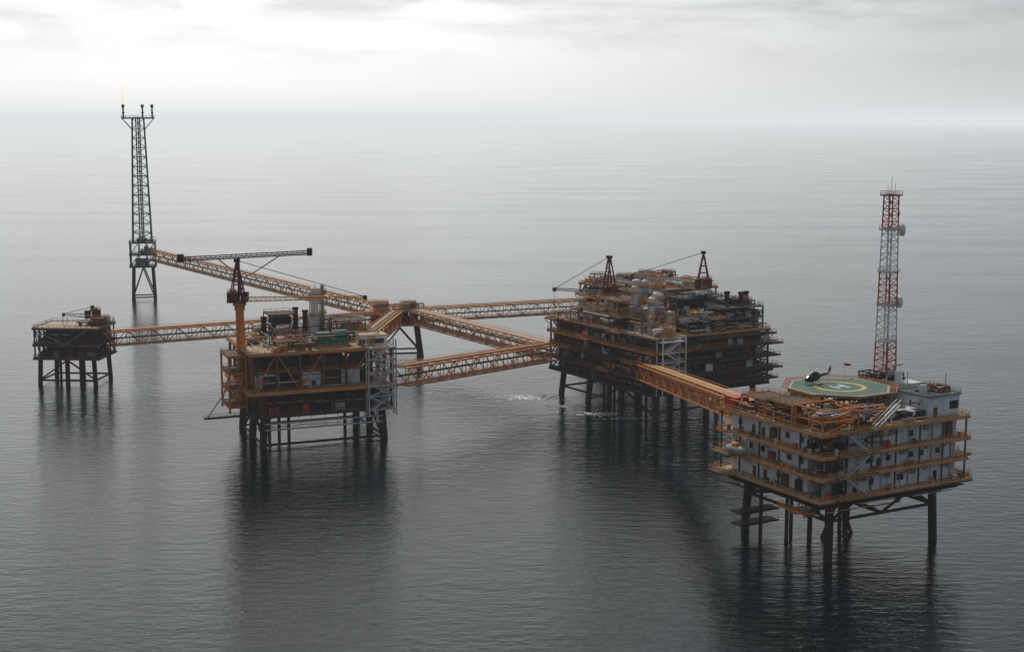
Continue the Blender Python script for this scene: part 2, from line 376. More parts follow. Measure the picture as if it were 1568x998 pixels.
# ================================================================ WELLHEAD PLATFORM (far left)
def wellhead():
    E=empty('wellhead_platform',(-175,507,0),-4); W,D=24.5,19
    B=MB(); jacket(B,(2,12,22),(2,17),9.5,.85,splay=.04,vx=False,vy=False)
    for x in (7,9.5,14.5): B.cyl((x,8,-5),(x,8,10),.5,'leg')
    B.beam((2,2,2),(12,2,9),.5,'leg'); B.beam((22,2,2),(12,2,9),.5,'leg'); B.build('jacket',E)
    B=MB()
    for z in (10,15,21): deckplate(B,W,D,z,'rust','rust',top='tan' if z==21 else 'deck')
    columns(B,W,D,10,21,5,4,'steel',.45); fill_level(B,W,D,10,14.7,dens=1.3); fill_level(B,W,D,15,20.7,dens=1.3); 
    B.box(4,4,15,21,15,19.5,'steel'); B.beam((1,.3,20),(12,.3,15),.3,'grey'); B.beam((12,.3,15),(20,.3,20),.3,'grey')
    B.build('deck_structure',E)
    B=MB(); clutter(B,1,8,W,D,21,9,2.0); clutter(B,17,3,W,D,21,5,3.2); B.build('topside_equipment',E)
    crane(E,18,12,21,2.2,200,8,.1,4.2)
wellhead()
# ================================================================ JUNCTION
def junction():
    E=empty('bridge_support_platform',(-57,566,0),10); W,D=22,14
    B=MB(); jacket(B,(4,19),(2,12),12.5,.8,splay=.2); B.build('jacket',E)
    B=MB(); deckplate(B,W,D,13.5,'orange'); deckplate(B,W,D,19.3,'ochre'); columns(B,W,D,13.5,19.3,4,3,'orange',.45); fill_level(B,W,D,13.5,19); B.build('deck_structure',E)
    B=MB(); clutter(B,0,0,W,D,19.3,9,3,('ochre','white','rust')); oframe(B,1,1,19.3,6,6,3,'orange',1); B.build('topside_equipment',E)
junction()
# ================================================================ PRODUCTION PLATFORM (mid left)
def production():
    E=empty('production_platform',(-75.6,402,0),22); W,D=43,36
    B=MB(); jacket(B,(4,40),(3,18,33),9,1.15,splay=.03,vx=False,vy=False,h0=.8)
    for z,k in ((7.2,'silver'),(5.4,'silver')): B.cyl((4,1.8,z),(40,1.8,z),.28,k)
    for x in range(6,40,4): B.beam((x,1.8,5.4),(x,1.8,9),.14,'silver')
    for x,y in ((8,15),(11,15),(14,15),(33,20),(36,20)): B.cyl((x,y,-5),(x,y,9),.5,'leg')
    B.cyl((40,3,1),(40,18,9),.4,'leg'); B.cyl((4,3,1),(4,18,9),.4,'leg'); B.cyl((4,33,1),(4,18,9),.4,'leg')
    B.build('jacket',E)
    B=MB()
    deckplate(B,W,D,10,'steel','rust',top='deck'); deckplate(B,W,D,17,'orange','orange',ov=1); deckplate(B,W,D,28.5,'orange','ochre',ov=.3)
    columns(B,W,D,10,16.6,7,6,'steel',.55); columns(B,W,D,17,28.2,6,5,'rust',.7,True,'orange')
    fill_level(B,W,D,10,16.7,2,1.3); fill_level(B,W,D,17,23,3,1.0); fill_level(B,W,D,22.5,28,3,.6)
    for (x,y,w) in ((5,.6,3),(15,.5,2),(24,.7,4)): B.box(x,y,10.1,x+w,y+1.2,12.4,R.choice(['rust','red','grey']))
    B.box(1,1.5,22.3,W-9,D-2,22.6,'deck'); B.rail([(1,1.4),(W-9,1.4)],22.6,'orange')
    for (a,b,z0,z1) in ((2.5,8.5,18,22),(11,14,18.5,26.5),(15.5,21,18,22.3),(22,27,17.5,26),(27.4,33,18,22.2),(2,9,23,27.5),(30,34,23,27)):
        B.box(a,1.9,z0,b,2.8,z1,'wall' if z1<24 else 'steel')
    B.box(18,1.8,17,19.6,1.92,19.4,'glass'); B.box(5,1.8,17.8,6.2,1.92,20.5,'glass')
    for (a,b) in ((4,10),(14,20),(24,30)): B.box(2.2,a,18,2.8,b,22,'wall')
    B.build('deck_structure',E)
    B=MB()
    x0,y0=34.5,-2.6
    for x in (x0,x0+8.5):
        for y in (y0,y0+2.6): B.beam((x,y,8),(x,y,31),.36,'silver')
    for i,z in enumerate((10,14,17.2,21,25,28.7)):
        for y in (y0,y0+2.6): B.beam((x0,y,z),(x0+8.5,y,z),.3,'silver')
        B.box(x0-.3,y0,z-.1,x0+1.5,y0+2.6,z,'silver'); B.box(x0+7,y0,z-.1,x0+8.8,y0+2.6,z,'silver')
        if i<5:
            z2=(14,17.2,21,25,28.7)[i]
            if i%2: stairs(B,x0+7,y0+.3,z,z2,-5.5,0)
            else: stairs(B,x0+1.5,y0+.3,z,z2,5.5,0)
            a,b=(x0,x0+8.5) if i%2 else (x0+8.5,x0)
            B.beam((a,y0,z),(b,y0,z2),.28,'silver')
    B.build('stair_tower',E)
    B=MB()
    clutter(B,1,1,19,9,28.5,7,3.5,('rust','grey','tan','steel','ochre')); clutter(B,31,1,W-2,12,28.5,4,3,('rust','grey','tan','white')); clutter(B,2,14,W-2,D,28.5,24,6,('grey','rust','steel','white','tan'))
    pipes(B,3,3,W-3,D-3,29,33,80)
    B.box(20,4,29.2,30,8,31.4,'green'); B.box(21,4.5,31.4,25,7.5,33.0,'green'); B.cyl((25.5,6,32.4),(30,6,32.4),1.1,'green',12); B.cyl((30,6,32.4),(31,6,32.4),1.1,'green',12,.6)
    for x in (20.5,22.5,24.5,26.5,28.5): B.box(x,3.9,29.3,x+.2,4,31.3,'steel')
    B.box(20,3.9,28.6,31,8.1,29.2,'steel'); B.rail([(19.5,3.3),(31.5,3.3)],28.6,'ochre')
    B.box(34,3,28.6,42,10,31.6,'white'); B.box(34,2.9,29.2,41,3,30.6,'glass'); B.box(33.8,2.8,31.6,42.2,10.2,31.8,'tan')
    vvessel(B,25.5,26,28.5,1.3,15.5,'white'); vvessel(B,28.5,28,28.5,.6,16,'grey'); B.box(23.5,24,41,27.5,28,41.2,'steel'); B.rail([(23.5,24),(27.5,24),(27.5,28),(23.5,28)],41.2,'ochre',1.2,1.5,True)
    for x,y,h in ((18,20,10),(21,20,9),(9,24,7),(12,24,7)): B.cyl((x,y,28.5),(x,y,28.5+h),.8,'steel'); B.cyl((x,y,28.5+h),(x,y,29.2+h),1,'steel')
    oframe(B,9,16,28.5,8,8,9,'steel',3); oframe(B,30,16,28.5,9,9,6,'rust',2)
    B.build('topside_equipment',E)
    B=MB()
    for x in (-5,0):
        for y in (8,20): B.beam((x,y,10),(x,y,30 if x==0 else 27),.55,'orange')
    for z in (12,17,22,27): B.box(-5.2,7.6,z-.3,0,20.4,z,'deck'); B.rail([(0,7.6),(-5.2,7.6),(-5.2,20.4),(0,20.4)],z,'orange'); B.beam((-5.2,7.6,z-.3),(-5.2,20.4,z-.3),.4,'orange'); B.beam((-5.2,7.6,z-.3),(0,7.6,z-.3),.4,'orange')
    B.beam((-5,8,12),(0,8,22),.3,'orange'); B.beam((-5,20,12),(-5,8,22),.3,'orange')
    B.box(-14,-1,10.6,-1,0.6,11,'steel'); B.beam((-14,-.2,10.8),(-1,-.2,10.8),.5,'steel'); B.beam((-13,0,11),(-6,8,17),.25,'rust'); B.rail([(-14,-1),(-1,-1)],11,'steel')
    B.build('side_platform',E)
    C=crane(E,0,15,10,32,-27,36,.03,12.5,'orange','dred',1.25,'ochre')
    B=MB()
    G=empty('gantry_arm',(0,15,0),-22); G.parent=E
    B.beam((-17,0,54.4),(21,0,56.4),.35,'steel'); B.beam((-17,0,55.5),(21,0,57.5),.3,'steel'); B.beam((-17,1.2,54.8),(21,1.2,56.8),.35,'steel')
    for j in range(26):
        f=j/25; x=-17+38*f; z=54.4+2*f; B.beam((x,0,z),(x+(1.5 if j<25 else 0),0,z+1.1),.14,'grey'); B.beam((x,0,z),(x,1.2,z+.4),.14,'grey')
    B.box(-18,-.6,54,-16.5,1.6,56.4,'steel'); B.box(20.5,-.6,56,21.8,1.6,58.2,'steel')
    B.beam((-6,0,55),(-1,0,51),.35,'ochre'); B.beam((12,0,55.8),(3,0,50),.35,'ochre'); B.beam((0,0,44),(0,0,55.3),.7,'dred')
    B.build('arm',G)
production()
# ================================================================ PROCESS PLATFORM (mid right)
def process(loc,rot,W,D,rear=False):
    E=empty('process_platform',loc,rot)
    B=MB(); jacket(B,(4,W/2,W-4),(4,D*.37,D*.67,D-4),8.5,1.05,splay=.03,vx=False,vy=False,h0=3)
    for y in (12,15,30,33,36): B.cyl((6,y,-5),(6,y,9),.45,'leg')
    for a,b in ((4,D*.37),(D*.67,D*.37)): B.cyl((4,a,1),(4,b,8),.35,'leg')
    B.build('jacket',E)
    B=MB(); lv=(9.5,14,18.5,23,27.5)
    for i,z in enumerate(lv):
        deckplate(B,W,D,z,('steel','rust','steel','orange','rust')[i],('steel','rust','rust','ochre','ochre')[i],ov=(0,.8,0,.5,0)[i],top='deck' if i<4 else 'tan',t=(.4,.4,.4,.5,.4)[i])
        if i<4:
            columns(B,W,D,z,lv[i+1]-.4,8,10,'steel',.5,True,'steel'); fill_level(B,W,D,z,lv[i+1]-.3,2,1.4)
    for _ in range(18):
        y=R.uniform(3,D-6); i=R.randint(1,3); z=lv[i]; B.box(.9,y,z+.4,1.3,y+R.uniform(1.5,4),z+R.uniform(1.8,3.2),R.choice(['white','tan','grey','wall','orange']))
    for y,z in ((8,18.5),(22,14),(34,23),(46,18.5),(54,27.5),(16,27.5)):
        if y<D-6:
            B.box(-3,y,z-.3,-.8,y+6,z,'deck'); B.rail([(-.8,y),(-3,y),(-3,y+6),(-.8,y+6)],z,'orange'); B.beam((-3,y,z-.4),(-.2,y,z-3),.2,'orange'); B.beam((-3,y+6,z-.4),(-.2,y+6,z-3),.2,'orange')
    B.build('deck_structure',E)
    B=MB(); z=27.5; pal=('grey','ochre','white','white','steel','tan','rust','silver')
    hh=.62 if rear else 1
    clutter(B,1,1,W-2,D*.4,z,22,5*hh,pal); clutter(B,1,D*.3,W-2,D-1,z,26 if rear else 38,7.5*hh,pal); pipes(B,1,1,W-1,D-1,z,z+5*hh,150,('silver','grey','white','silver','rust','ochre','orange'))
    clutter(B,-.5,D*.25,6,D-1,z,8,5,pal)
    B.build('topside_equipment',E)
    return E
def process_main():
    W,D=48,62
    E=process((44.9,438,0),31,W,D)
    B=MB()
    for z,e,s in ((11.5,1,20),(15,3,15),(19,2,24),(23,3,14),(26.5,0,16)):
        B.box(s,-3,z-.25,W+e,0,z,'deck'); B.beam((s,-3,z-.2),(W+e,-3,z-.2),.3,'steel',.4); B.rail([(s,-2.9),(W+e-.1,-2.9)],z,'rust')
        for x in range(s+1,50,5): B.beam((x,-3,z),(x,0,z-2.5),.2,'steel')
        if e: B.box(W,0,z-.25,W+e,14+e*3,z,'deck'); B.rail([(W+e-.1,0),(W+e-.1,14+e*3)],z,'grey')
    for x in (17,21,25,30,34,38,42,45): 
        z=R.choice((15.2,19.2,19.2,23.1)); B.box(x,.2,z,x+R.uniform(1.5,3),.6,z+R.uniform(1.5,3),R.choice(['wall','grey','white','grey']))
    B.build('side_galleries',E)
    B=MB()
    for (x0,x1,y0,y1,h) in ((15,29,2,11,4),(31,47,3,14,7.2),(26,44,19,29,9)):
        nz=1 if h<5 else 2
        B.box(x0+1,y0+1,27.5,x1-1,y1-1,27.5+h-1.2,'steel')
        for l in range(1,nz+1):
            zz=27.5+h*l/nz; B.box(x0,y0,zz-.3,x1,y1,zz,'deck'); B.rail([(x0,y0),(x1,y0),(x1,y1),(x0,y1)],zz,'grey',1.1,2,True)
            z0=27.5+h*(l-1)/nz
            pipes(B,x0,y0-.8,x1,y0+.8,z0+.3,zz-.3,9,('silver','grey','white','rust')); pipes(B,x0-.8,y0,x0+.8,y1,z0+.3,zz-.3,7,('silver','grey','white','rust'))
            for i in range(4):
                xx=x0+(x1-x0)*i/4
                if R.random()<.7: B.box(xx+.6,y0+.5,z0,xx+(x1-x0)/4-R.uniform(.4,1.5),y0+1,z0+R.uniform(1,2.6),R.choice(['grey','steel','wall','rust']))
        for i in range(5):
            xx=x0+(x1-x0)*i/4
            B.beam((xx,y0,27.5),(xx,y0,27.5+h),.4,'steel'); B.beam((xx,y1,27.5),(xx,y1,27.5+h),.4,'steel')
        clutter(B,x0,y0,x1,y1,27.5+h,6,2.8,('grey','white','silver','rust'))
    for x,y,h in ((34,6,12),(40,6,11.5),(45.5,10,11)): B.cyl((x,y,33),(x,y,28+h),.8,'steel'); B.cyl((x,y,28+h-.8),(x,y,28+h),1.05,'steel')
    for x,y,h,r in ((9,14,11,1.1),(13,17,12,1.0),(8,22,14,1.0),(17,20,11,1.1),(15,30,15,1.1),(21,34,14,1.1),(7,33,9,.9),(12,8,7,.9),(5,9,6,.8),(4,47,8,.9),(8,52,9,.9),(24,44,13,1.0)): vvessel(B,x,y,27.5,r,h,R.choice(['white','silver','silver']))
    hvessel(B,2,3,27.6,1.0,7,'white',0); hvessel(B,3,26,27.6,1.0,8,'grey',1); hvessel(B,3,38,28,1.0,8,'silver',1)
    oframe(B,3,11,27.5,14,13,9,'rust',3); oframe(B,4,26,27.5,12,12,9,'ochre',3); oframe(B,18,31,27.5,10,12,10,'grey',3); oframe(B,6,40,27.5,9,9,8,'orange',2)
    B.build('process_modules',E)
    B=MB()
    for i,z in enumerate((14,17,20,23,26.5)):
        B.box(1,-3.2,z-.15,10,0,z+.1,'silver'); B.rail([(1,-3.2),(10,-3.2)],z,'white',1.2,1.5)
        if i<4: stairs(B,2.5 if i%2 else 8.5,-2.8,z,(17,20,23,26.5)[i],6 if i%2 else -6,0,k='white')
    for x in (1,10): B.beam((x,-3.2,9),(x,-3.2,28),.35,'white'); B.beam((x,0,9),(x,0,28),.3,'white')
    B.build('stair_tower',E)
    crane(E,11.3,42,27.5,9,180,20,.12,13,'white','dred',1.2,'grey')
    crane(E,36,22,27.5,12,150,22,.15,12,'steel','dred',1.2,'grey')
process_main()
process((50,562,0),31,42,42,True)
# ================================================================ ACCOMMODATION PLATFORM
def quarters():
    E=empty('accommodation_platform',(66,293,0),29); W,D=44,36
    B=MB(); jacket(B,(5.5,36),(3,31),12.5,1.0,splay=.03,vx=False,vy=False,h0=8.8)
    zz=[5.5,13,20.7,28.3,36]
    for y in (3,31):
        for i in range(4):
            a,b=zz[i],zz[i+1]; m=(8.8,12.5) if i%2==0 else (12.5,8.8); B.cyl((a,y,m[0]),(b,y,m[1]),.34,'leg',8)
    for x in (5.5,36):
        B.cyl((x,3,8.8),(x,17,12.5),.34,'leg',8); B.cyl((x,17,12.5),(x,31,8.8),.34,'leg',8)
    B.cyl((20.7,17,8.8),(26,17,-2),.4,'leg',8); B.cyl((20.7,17,8.8),(15,17,-2),.4,'leg',8)
    B.cyl((20.7,3,8.8),(20.7,31,8.8),.4,'leg',8)
    for x,y in ((2,22),(8,20),(11,22),(13,18),(16,21),(24,20)): B.cyl((x,y,-5),(x,y,12),.45,'leg')
    for z in (3.2,6): B.box(-2,24,z,9,28,z+.3,'leg')
    B.rail([(-2,24),(9,24)],6.3,'leg'); B.rail([(-2,24),(9,24)],3.5,'leg'); B.build('jacket',E)
    B=MB(); lv=(14.5,19.3,24.1,29.0)
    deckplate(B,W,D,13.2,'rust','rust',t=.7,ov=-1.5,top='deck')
    for i,z in enumerate(lv): deckplate(B,W,D,z,'orange' if i else 'rust','ochre',ov=(.8,0,.3,0)[i],t=.3,top='tan')
    columns(B,W,D,14.5,29,6,5,'steel',.3,False)
    for i in (0,1,2):
        z=lv[i]
        for x in range(2,44,6): B.beam((x,0,z-.3),(x,2.2,z-2),.18,'rust')
        for y in range(2,36,6): B.beam((0,y,z-.3),(2.2,y,z-2),.18,'rust')
    for z in (14.5,19.3): 
        B.box(W+.8,2,z-.3,W+3,8,z,'deck'); B.rail([(W+.8,2),(W+3,2),(W+3,8)],z,'ochre'); B.box(-3.2,28,z-.3,-.8,35,z,'deck'); B.rail([(-.8,28),(-3.2,28),(-3.2,35)],z,'ochre')
    for _ in range(34):
        x=R.uniform(1,W-2); z=R.choice(lv[:3]); B.box(x,.5,z,x+R.uniform(.4,1.2),1.2,z+R.uniform(.5,1.5),R.choice(['red','white','orange','grey','steel','steel']))
    for _ in range(26):
        y=R.uniform(1,D-2); z=R.choice(lv[:3]); B.box(.5,y,z,1.2,y+R.uniform(.4,1.5),z+R.uniform(.5,1.5),R.choice(['red','white','orange','grey','steel','steel']))
    B.build('walkways',E)
    B=MB(); G=MB()
    for i in range(3):
        z0=lv[i]; z1=lv[i+1]-.3
        B.box(9.5,2.0,z0+.15,W-2.2,D-2.2,z1-.15,'wall')
        B.box(2.4,7,z0+.15,9.5,D-2.2,z1-.15,'white')
        B.box(2.3,7,z1-.6,2.4,D-2.2,z1,'steel'); B.box(9.4,1.9,z1-.6,W-2.1,2.0,z1,'steel')
        for x in range(13,42,4): G.box(x,1.95,z0+.5,x+.08,2.0,z1-.2,'grey')
        x=11
        while x<W-4:
            t=R.random()
            if t<.22: G.box(x,1.9,z0+.2,x+1.1,2.03,z0+2.4,'glass'); 
            elif t<.5:
                G.box(x-.12,1.88,z0+1.5,x+1.32,2.02,z0+2.9,'grey'); G.box(x,1.85,z0+1.62,x+1.2,1.9,z0+2.78,'glass')
            elif t<.65: G.box(x,1.5,z0+2.6,x+1.4,2.02,z0+3.6,'grey')
            elif t<.78: B.box(x,1.1,z0,x+R.uniform(1.5,2.6),1.9,z0+R.uniform(2,4),R.choice(['steel','rust','grey']))
            x+=R.uniform(2.6,5.8)
        y=8.5
        while y<D-4:
            t=R.random()
            if t<.4:
                G.box(2.28,y-.12,z0+1.5,2.42,y+1.32,z0+2.9,'grey'); G.box(2.25,y,z0+1.62,2.3,y+1.2,z0+2.78,'glass')
            elif t<.6: G.box(2.3,y,z0+.2,2.43,y+1.1,z0+2.4,'rust')
            elif t<.75: B.box(1.5,y,z0,2.3,y+R.uniform(1.5,2.6),z0+R.uniform(2,4),R.choice(['steel','rust','grey']))
            y+=R.uniform(2.6,5.4)
        for x in (12,19,27,34,40): G.cyl((x,1.75,z0),(x,1.75,z1),.1,R.choice(['grey','rust','steel']),6)
        for _ in range(6):
            x=R.uniform(1.5,7);y=R.uniform(1.5,5); B.box(x,y,z0,x+R.uniform(1,2.5),y+R.uniform(1,2),z0+R.uniform(1.5,3.8),R.choice(['steel','rust','grey','steel']))
        pipes(B,1,1,9,5,z0+.2,z1,16); pipes(B,9,.6,W-3,1.7,z0+.3,z1,5,('grey','silver','rust','steel','ochre'))
    B.build('accommodation_walls',E); G.build('windows_and_doors',E)
    B=MB()
    pipes(B,3,0.5,40,5,10.5,13,20); pipes(B,.5,3,5,33,10.5,13.5,16); clutter(B,-1,1,4,10,10,3,2)
    B.box(-1.5,4,11,0,12,11.2,'orange'); B.rail([(0,4),(-1.5,4),(-1.5,12),(0,12)],11.2,'orange'); B.build('underdeck_piping',E)
    B=MB()
    B.box(33,2.6,29.1,W-1,12,33.6,'wall'); B.box(32.6,2.2,33.6,W-.6,12.4,33.9,'grey'); B.rail([(32.8,2.4),(W-.8,2.4),(W-.8,12.2),(32.8,12.2)],33.9,'grey',1.1,2,True)
    B.box(W-1.05,5,30.2,W-.9,10,32,'glass'); B.box(40,2.5,30.5,42.6,2.6,32.4,'glass'); B.box(35,2.5,29.1,36.2,2.6,31.3,'rust')
    B.box(26,3,29.1,33,10,31,'wall'); B.box(38,14,29.1,W-1,30,34.5,'white'); B.box(34,15,29.1,37.5,28,32.5,'grey')
    B.cyl((36,7,33.9),(36,7,35.7),.9,'white'); B.cyl((39,18,34.5),(39,18,37),.9,'white'); B.cyl((42,6,33.9),(42,6,38),.1,'grey',6); B.cyl((34,10,33.9),(34,10,38.5),.1,'grey',6)
    clutter(B,34,14,W-1,30,34.5,6,2.2,('white','grey','silver')); clutter(B,35,4,W-2,11,33.9,4,1.6,('white','grey','silver'))
    B.build('roof_modules',E)
    B=MB()
    oframe(B,1,1,29,10,9,5,'orange',2); oframe(B,1,11,29,8,9,4.6,'ochre',2); oframe(B,11.5,1.5,29,8,7,4,'orange',1); oframe(B,2,22,29,8,8,3.8,'orange',1)
    clutter(B,1,1,20,9,29,12,4,('orange','ochre','rust','steel','tan')); clutter(B,1,8,10,34,29,14,4,('orange','ochre','rust','steel','red'))
    pipes(B,.5,.5,20,8,29.2,33.8,50,('orange','ochre','rust','white','silver')); pipes(B,.5,6,9,34,29.2,32.5,50,('orange','ochre','rust','white','silver')); pipes(B,20,1,33,6,29.2,33,20); B.box(1,31,29,5,35,31.8,'red')
    for x in (22,26,30): B.box(x,2.5,29,x+2.5,5,31,'steel')
    B.build('roof_equipment',E)
    B=MB()
    for i in range(3):
        z0=lv[i]; stairs(B,6 if i%2 else 13,-1.4,z0,lv[i+1],7*(1 if i%2 else -1),0,1.2,'silver')
    stairs(B,14,-1.4,29,34,7,0,1.2,'silver'); 
    for z in lv: B.box(4,-1.6,z-.2,16,0,z,'deck'); B.rail([(4,-1.6),(16,-1.6)],z,'ochre')
    B.build('stairs',E)
    L=empty('lifeboat',(-1.6,27,19.5),90); L.parent=E
    B=MB(); B.loft([(-3.6,0,1.2,.1,.2),(-3,0,1.2,.9,.8),(-1.5,0,1.2,1.25,1.15),(1.5,0,1.2,1.25,1.15),(3,0,1.2,.9,.8),(3.7,0,1.3,.1,.2)],'grey'); B.box(-1,-.7,2,1,.7,2.9,'orange'); B.build('hull',L,True)
    B=MB()
    for x in (-2.5,2.5): B.beam((x,-1.6,-.2),(x,-1.6,4.2),.25,'white'); B.beam((x,-1.6,4.2),(x,0,4.2),.25,'white'); B.beam((x,0,4.2),(x,0,2),.08,'steel')
    B.build('davits',L)
    H=empty('helideck',(21.3,18.6,0)); H.parent=E
    B=MB(); r=12.4; zt=34.7
    def ring(rr,z,n=8,off=.3927): return [(rr*math.cos(off+2*math.pi*j/n),rr*math.sin(off+2*math.pi*j/n),z) for j in range(n)]
    def slab(B,rr,z0,z1,k,n=8):
        b=len(B.v); i=B.mi(k); B.v+=ring(rr,z0,n)+ring(rr,z1,n)
        for j in range(n): B.f.append((b+j,b+(j+1)%n,b+n+(j+1)%n,b+n+j)); B.m.append(i)
        B.f.append(tuple(b+n+j for j in range(n))); B.m.append(i); B.f.append(tuple(b+n-1-j for j in range(n))); B.m.append(i)
    slab(B,r,zt-.5,zt,'hdeck')
    def annulus(B,r0,r1,z,k,n=48,off=0):
        b=len(B.v); i=B.mi(k); B.v+=ring(r0,z,n,off)+ring(r1,z,n,off)
        for j in range(n): B.f.append((b+j,b+n+j,b+n+(j+1)%n,b+(j+1)%n)); B.m.append(i)
    annulus(B,11.6,12.1,zt+.02,'tan',8,.3927); annulus(B,5.0,6.2,zt+.02,'yellow')
    for x0,x1,y0,y1 in ((-1.7,-1.1,-2,2),(1.1,1.7,-2,2),(-1.1,1.1,-.3,.3)): B.box(x0,y0,zt+.02,x1,y1,zt+.035,'white')
    o8=ring(r,zt,8); i8=ring(r+1.5,zt+.3,8)
    for j in range(8):
        B.beam(i8[j],i8[(j+1)%8],.14,'orange'); 
        for q in range(7):
            f=q/7; a=Vector(o8[j]).lerp(Vector(o8[(j+1)%8]),f); b=Vector(i8[j]).lerp(Vector(i8[(j+1)%8]),f); B.beam(a,b,.12,'orange')
        B.beam(Vector(i8[j])*.5+Vector(o8[j])*.5,Vector(i8[(j+1)%8])*.5+Vector(o8[(j+1)%8])*.5,.06,'orange')
    B.build('landing_deck',H)
    B=MB()
    for x in range(-10,11,5):
        w=math.sqrt(max(0,12**2-x*x))-.6
        B.beam((x,-w,zt-1),(x,w,zt-1),.3,'rust',.8); B.beam((-w,x,zt-1.8),(w,x,zt-1.8),.3,'rust',.7)
        for yy in (-w*.7,0,w*.7): B.beam((x,yy,29),(x,yy,zt-1),.35,'steel')
        B.beam((x,-w*.7,29.2),(x,0,zt-1),.2,'rust'); B.beam((x,w*.7,29.2),(x,0,zt-1),.2,'rust')
    B.build('support_frame',H)
    T=empty('radio_mast',(38.6,22.1,0),12); T.parent=E
    B=MB()
    def mk(f):
        z=33+f*45
        if z<36: return 'white'
        if z<43.5: return 'red'
        if z<52: return 'white'
        if z<60: return 'red'
        if z<70: return 'white'
        return 'red'
    lattice(B,(0,0,33),(0,0,78),3.7,2.4,30,mk,mk,.24,.12)
    for z,k in ((43.5,'white'),(52,'white'),(60,'white'),(70,'white'),(78,'red')):
        w=1.8; B.box(-w,-w,z,w,w,z+.12,'grey'); B.rail([(-w,-w),(w,-w),(w,w),(-w,w)],z+.12,k,1,2,True)
    B.cyl((.5,0,33),(.5,0,78),.13,'steel',6); B.cyl((-.5,.3,33),(-.5,.3,78),.1,'white',6)
    B.cyl((0,0,78),(0,0,82.5),.07,'white',6); B.cyl((1.5,0,78),(1.5,0,81),.05,'grey',6); B.cyl((-1.5,0,78),(-1.5,0,80.5),.05,'grey',6)
    B.build('lattice',T)
    B=MB()
    for z in (53,70): B.cyl((1.9,-1.2,z),(2.7,-1.7,z),1.3,'white',16,1.5); B.beam((0,0,z),(1.9,-1.2,z),.15,'grey')
    B.beam((1.2,0,76),(3.2,0,76),.12,'grey'); B.cyl((3.2,0,75),(3.2,0,78),.12,'grey',6); B.cyl((3,0,74),(3.6,0,73.4),.5,'grey',10,.1)
    B.build('dish_antennas',T)
    Wn=empty('windsock',(30.5,27,34.7)); Wn.parent=E
    B=MB(); B.cyl((0,0,-5.5),(0,0,3.5),.07,'white',6); B.loft([(0,0,3.2,.4,.4),(1.0,0,3.1,.32,.32),(1.8,0,2.9,.2,.2)],'red',8); B.build('sock',Wn)
    Hc=empty('helicopter',(18.5,24.2,34.75),190); Hc.parent=E; Hc.scale=(.85,.85,.85)
    B=MB()
    B.loft([(3.6,0,1.35,.12,.1),(3.3,0,1.35,.55,.45),(2.5,0,1.5,.95,.8),(1.2,0,1.65,1.1,1.05),(-.6,0,1.7,1.1,1.05),(-1.8,0,1.85,.8,.8),(-2.8,0,2.0,.4,.42),(-6.3,0,2.25,.2,.22),(-6.6,0,2.3,.1,.1)],'steel',14)
    B.loft([(1.2,0,2.7,.25,.15),(.7,0,2.8,.55,.4),(-1.2,0,2.8,.5,.4),(-2.1,0,2.6,.2,.15)],'steel',10)
    B.cyl((0,0,2.9),(0,0,3.6),.14,'steel',8); B.cyl((0,0,3.5),(0,0,3.7),.35,'grey',8)
    B.build('fuselage',Hc,True)
    B=MB()
    B.loft([(3.1,0,1.75,.45,.25),(2.4,0,2.0,.85,.42),(1.5,0,2.1,1.02,.62)],'glass',14)
    for s in (-1,1): B.box(-.6,s*1.06-.04,1.5,1.0,s*1.06+.05,2.3,'glass')
    B.build('windows',Hc)
    B=MB()
    for a in range(4):
        t=math.radians(25+90*a); B.beam((.3*math.cos(t),.3*math.sin(t),3.62),(5.6*math.cos(t),5.6*math.sin(t),3.45),.3,'silver',.06)
    B.build('main_rotor',Hc)
    B=MB()
    B.beam((-6.2,0,2.2),(-7,0,3.8),.12,'dred',.8); B.beam((-5.4,-1.1,2.3),(-5.4,1.1,2.3),.5,'steel',.07); B.beam((-6.9,.15,2.7),(-6.9,.15,4.5),.15,'grey'); B.beam((-7.8,.15,3.6),(-6,.15,3.6),.15,'grey')
    B.build('tail_fin',Hc)
    B=MB()
    for s in (-1,1):
        B.cyl((2.6,s*1.15,.12),(-1.9,s*1.15,.12),.08,'grey',6); B.cyl((2.6,s*1.15,.12),(3.0,s*1.15,.4),.08,'grey',6)
        for x in (1.5,-1): B.cyl((x,s*1.15,.12),(x,s*.5,.9),.07,'grey',6)
    B.build('skids',Hc)
quarters()
# ================================================================ BRIDGES
bridge((-194,755,22),(-50,578,14),4.5,5,'ochre','ochre',3)
bridge((-152,516,13),(-52,568,13.6),4.5,5,'ochre','orange',3)
bridge((-38,574,14),(29,600,14.5),5,5,'ochre','orange',4)
bridge((-38,568,14),(13,492,12.5),7.5,5,'ochre','orange',6)
bridge((-34,424,15.5),(13,486,12.8),6,5.5,'orange','orange',4)
bridge((42,448,13.5),(58.5,331,23.5),5,4.5,'orange','orange',5,('tan','silver','ochre','tan'))
bridge((-58,440,14),(-47,566,14),4.5,5,'ochre','orange',4)
# separate real-world objects become top-level
bpy.context.view_layer.update()
for ob in list(bpy.data.objects):
    if ob.name.split('.')[0] in ('pedestal_crane','helicopter','radio_mast','lifeboat','windsock','helideck') and ob.parent:
        mw=ob.matrix_world.copy(); ob.parent=None; ob.matrix_world=mw
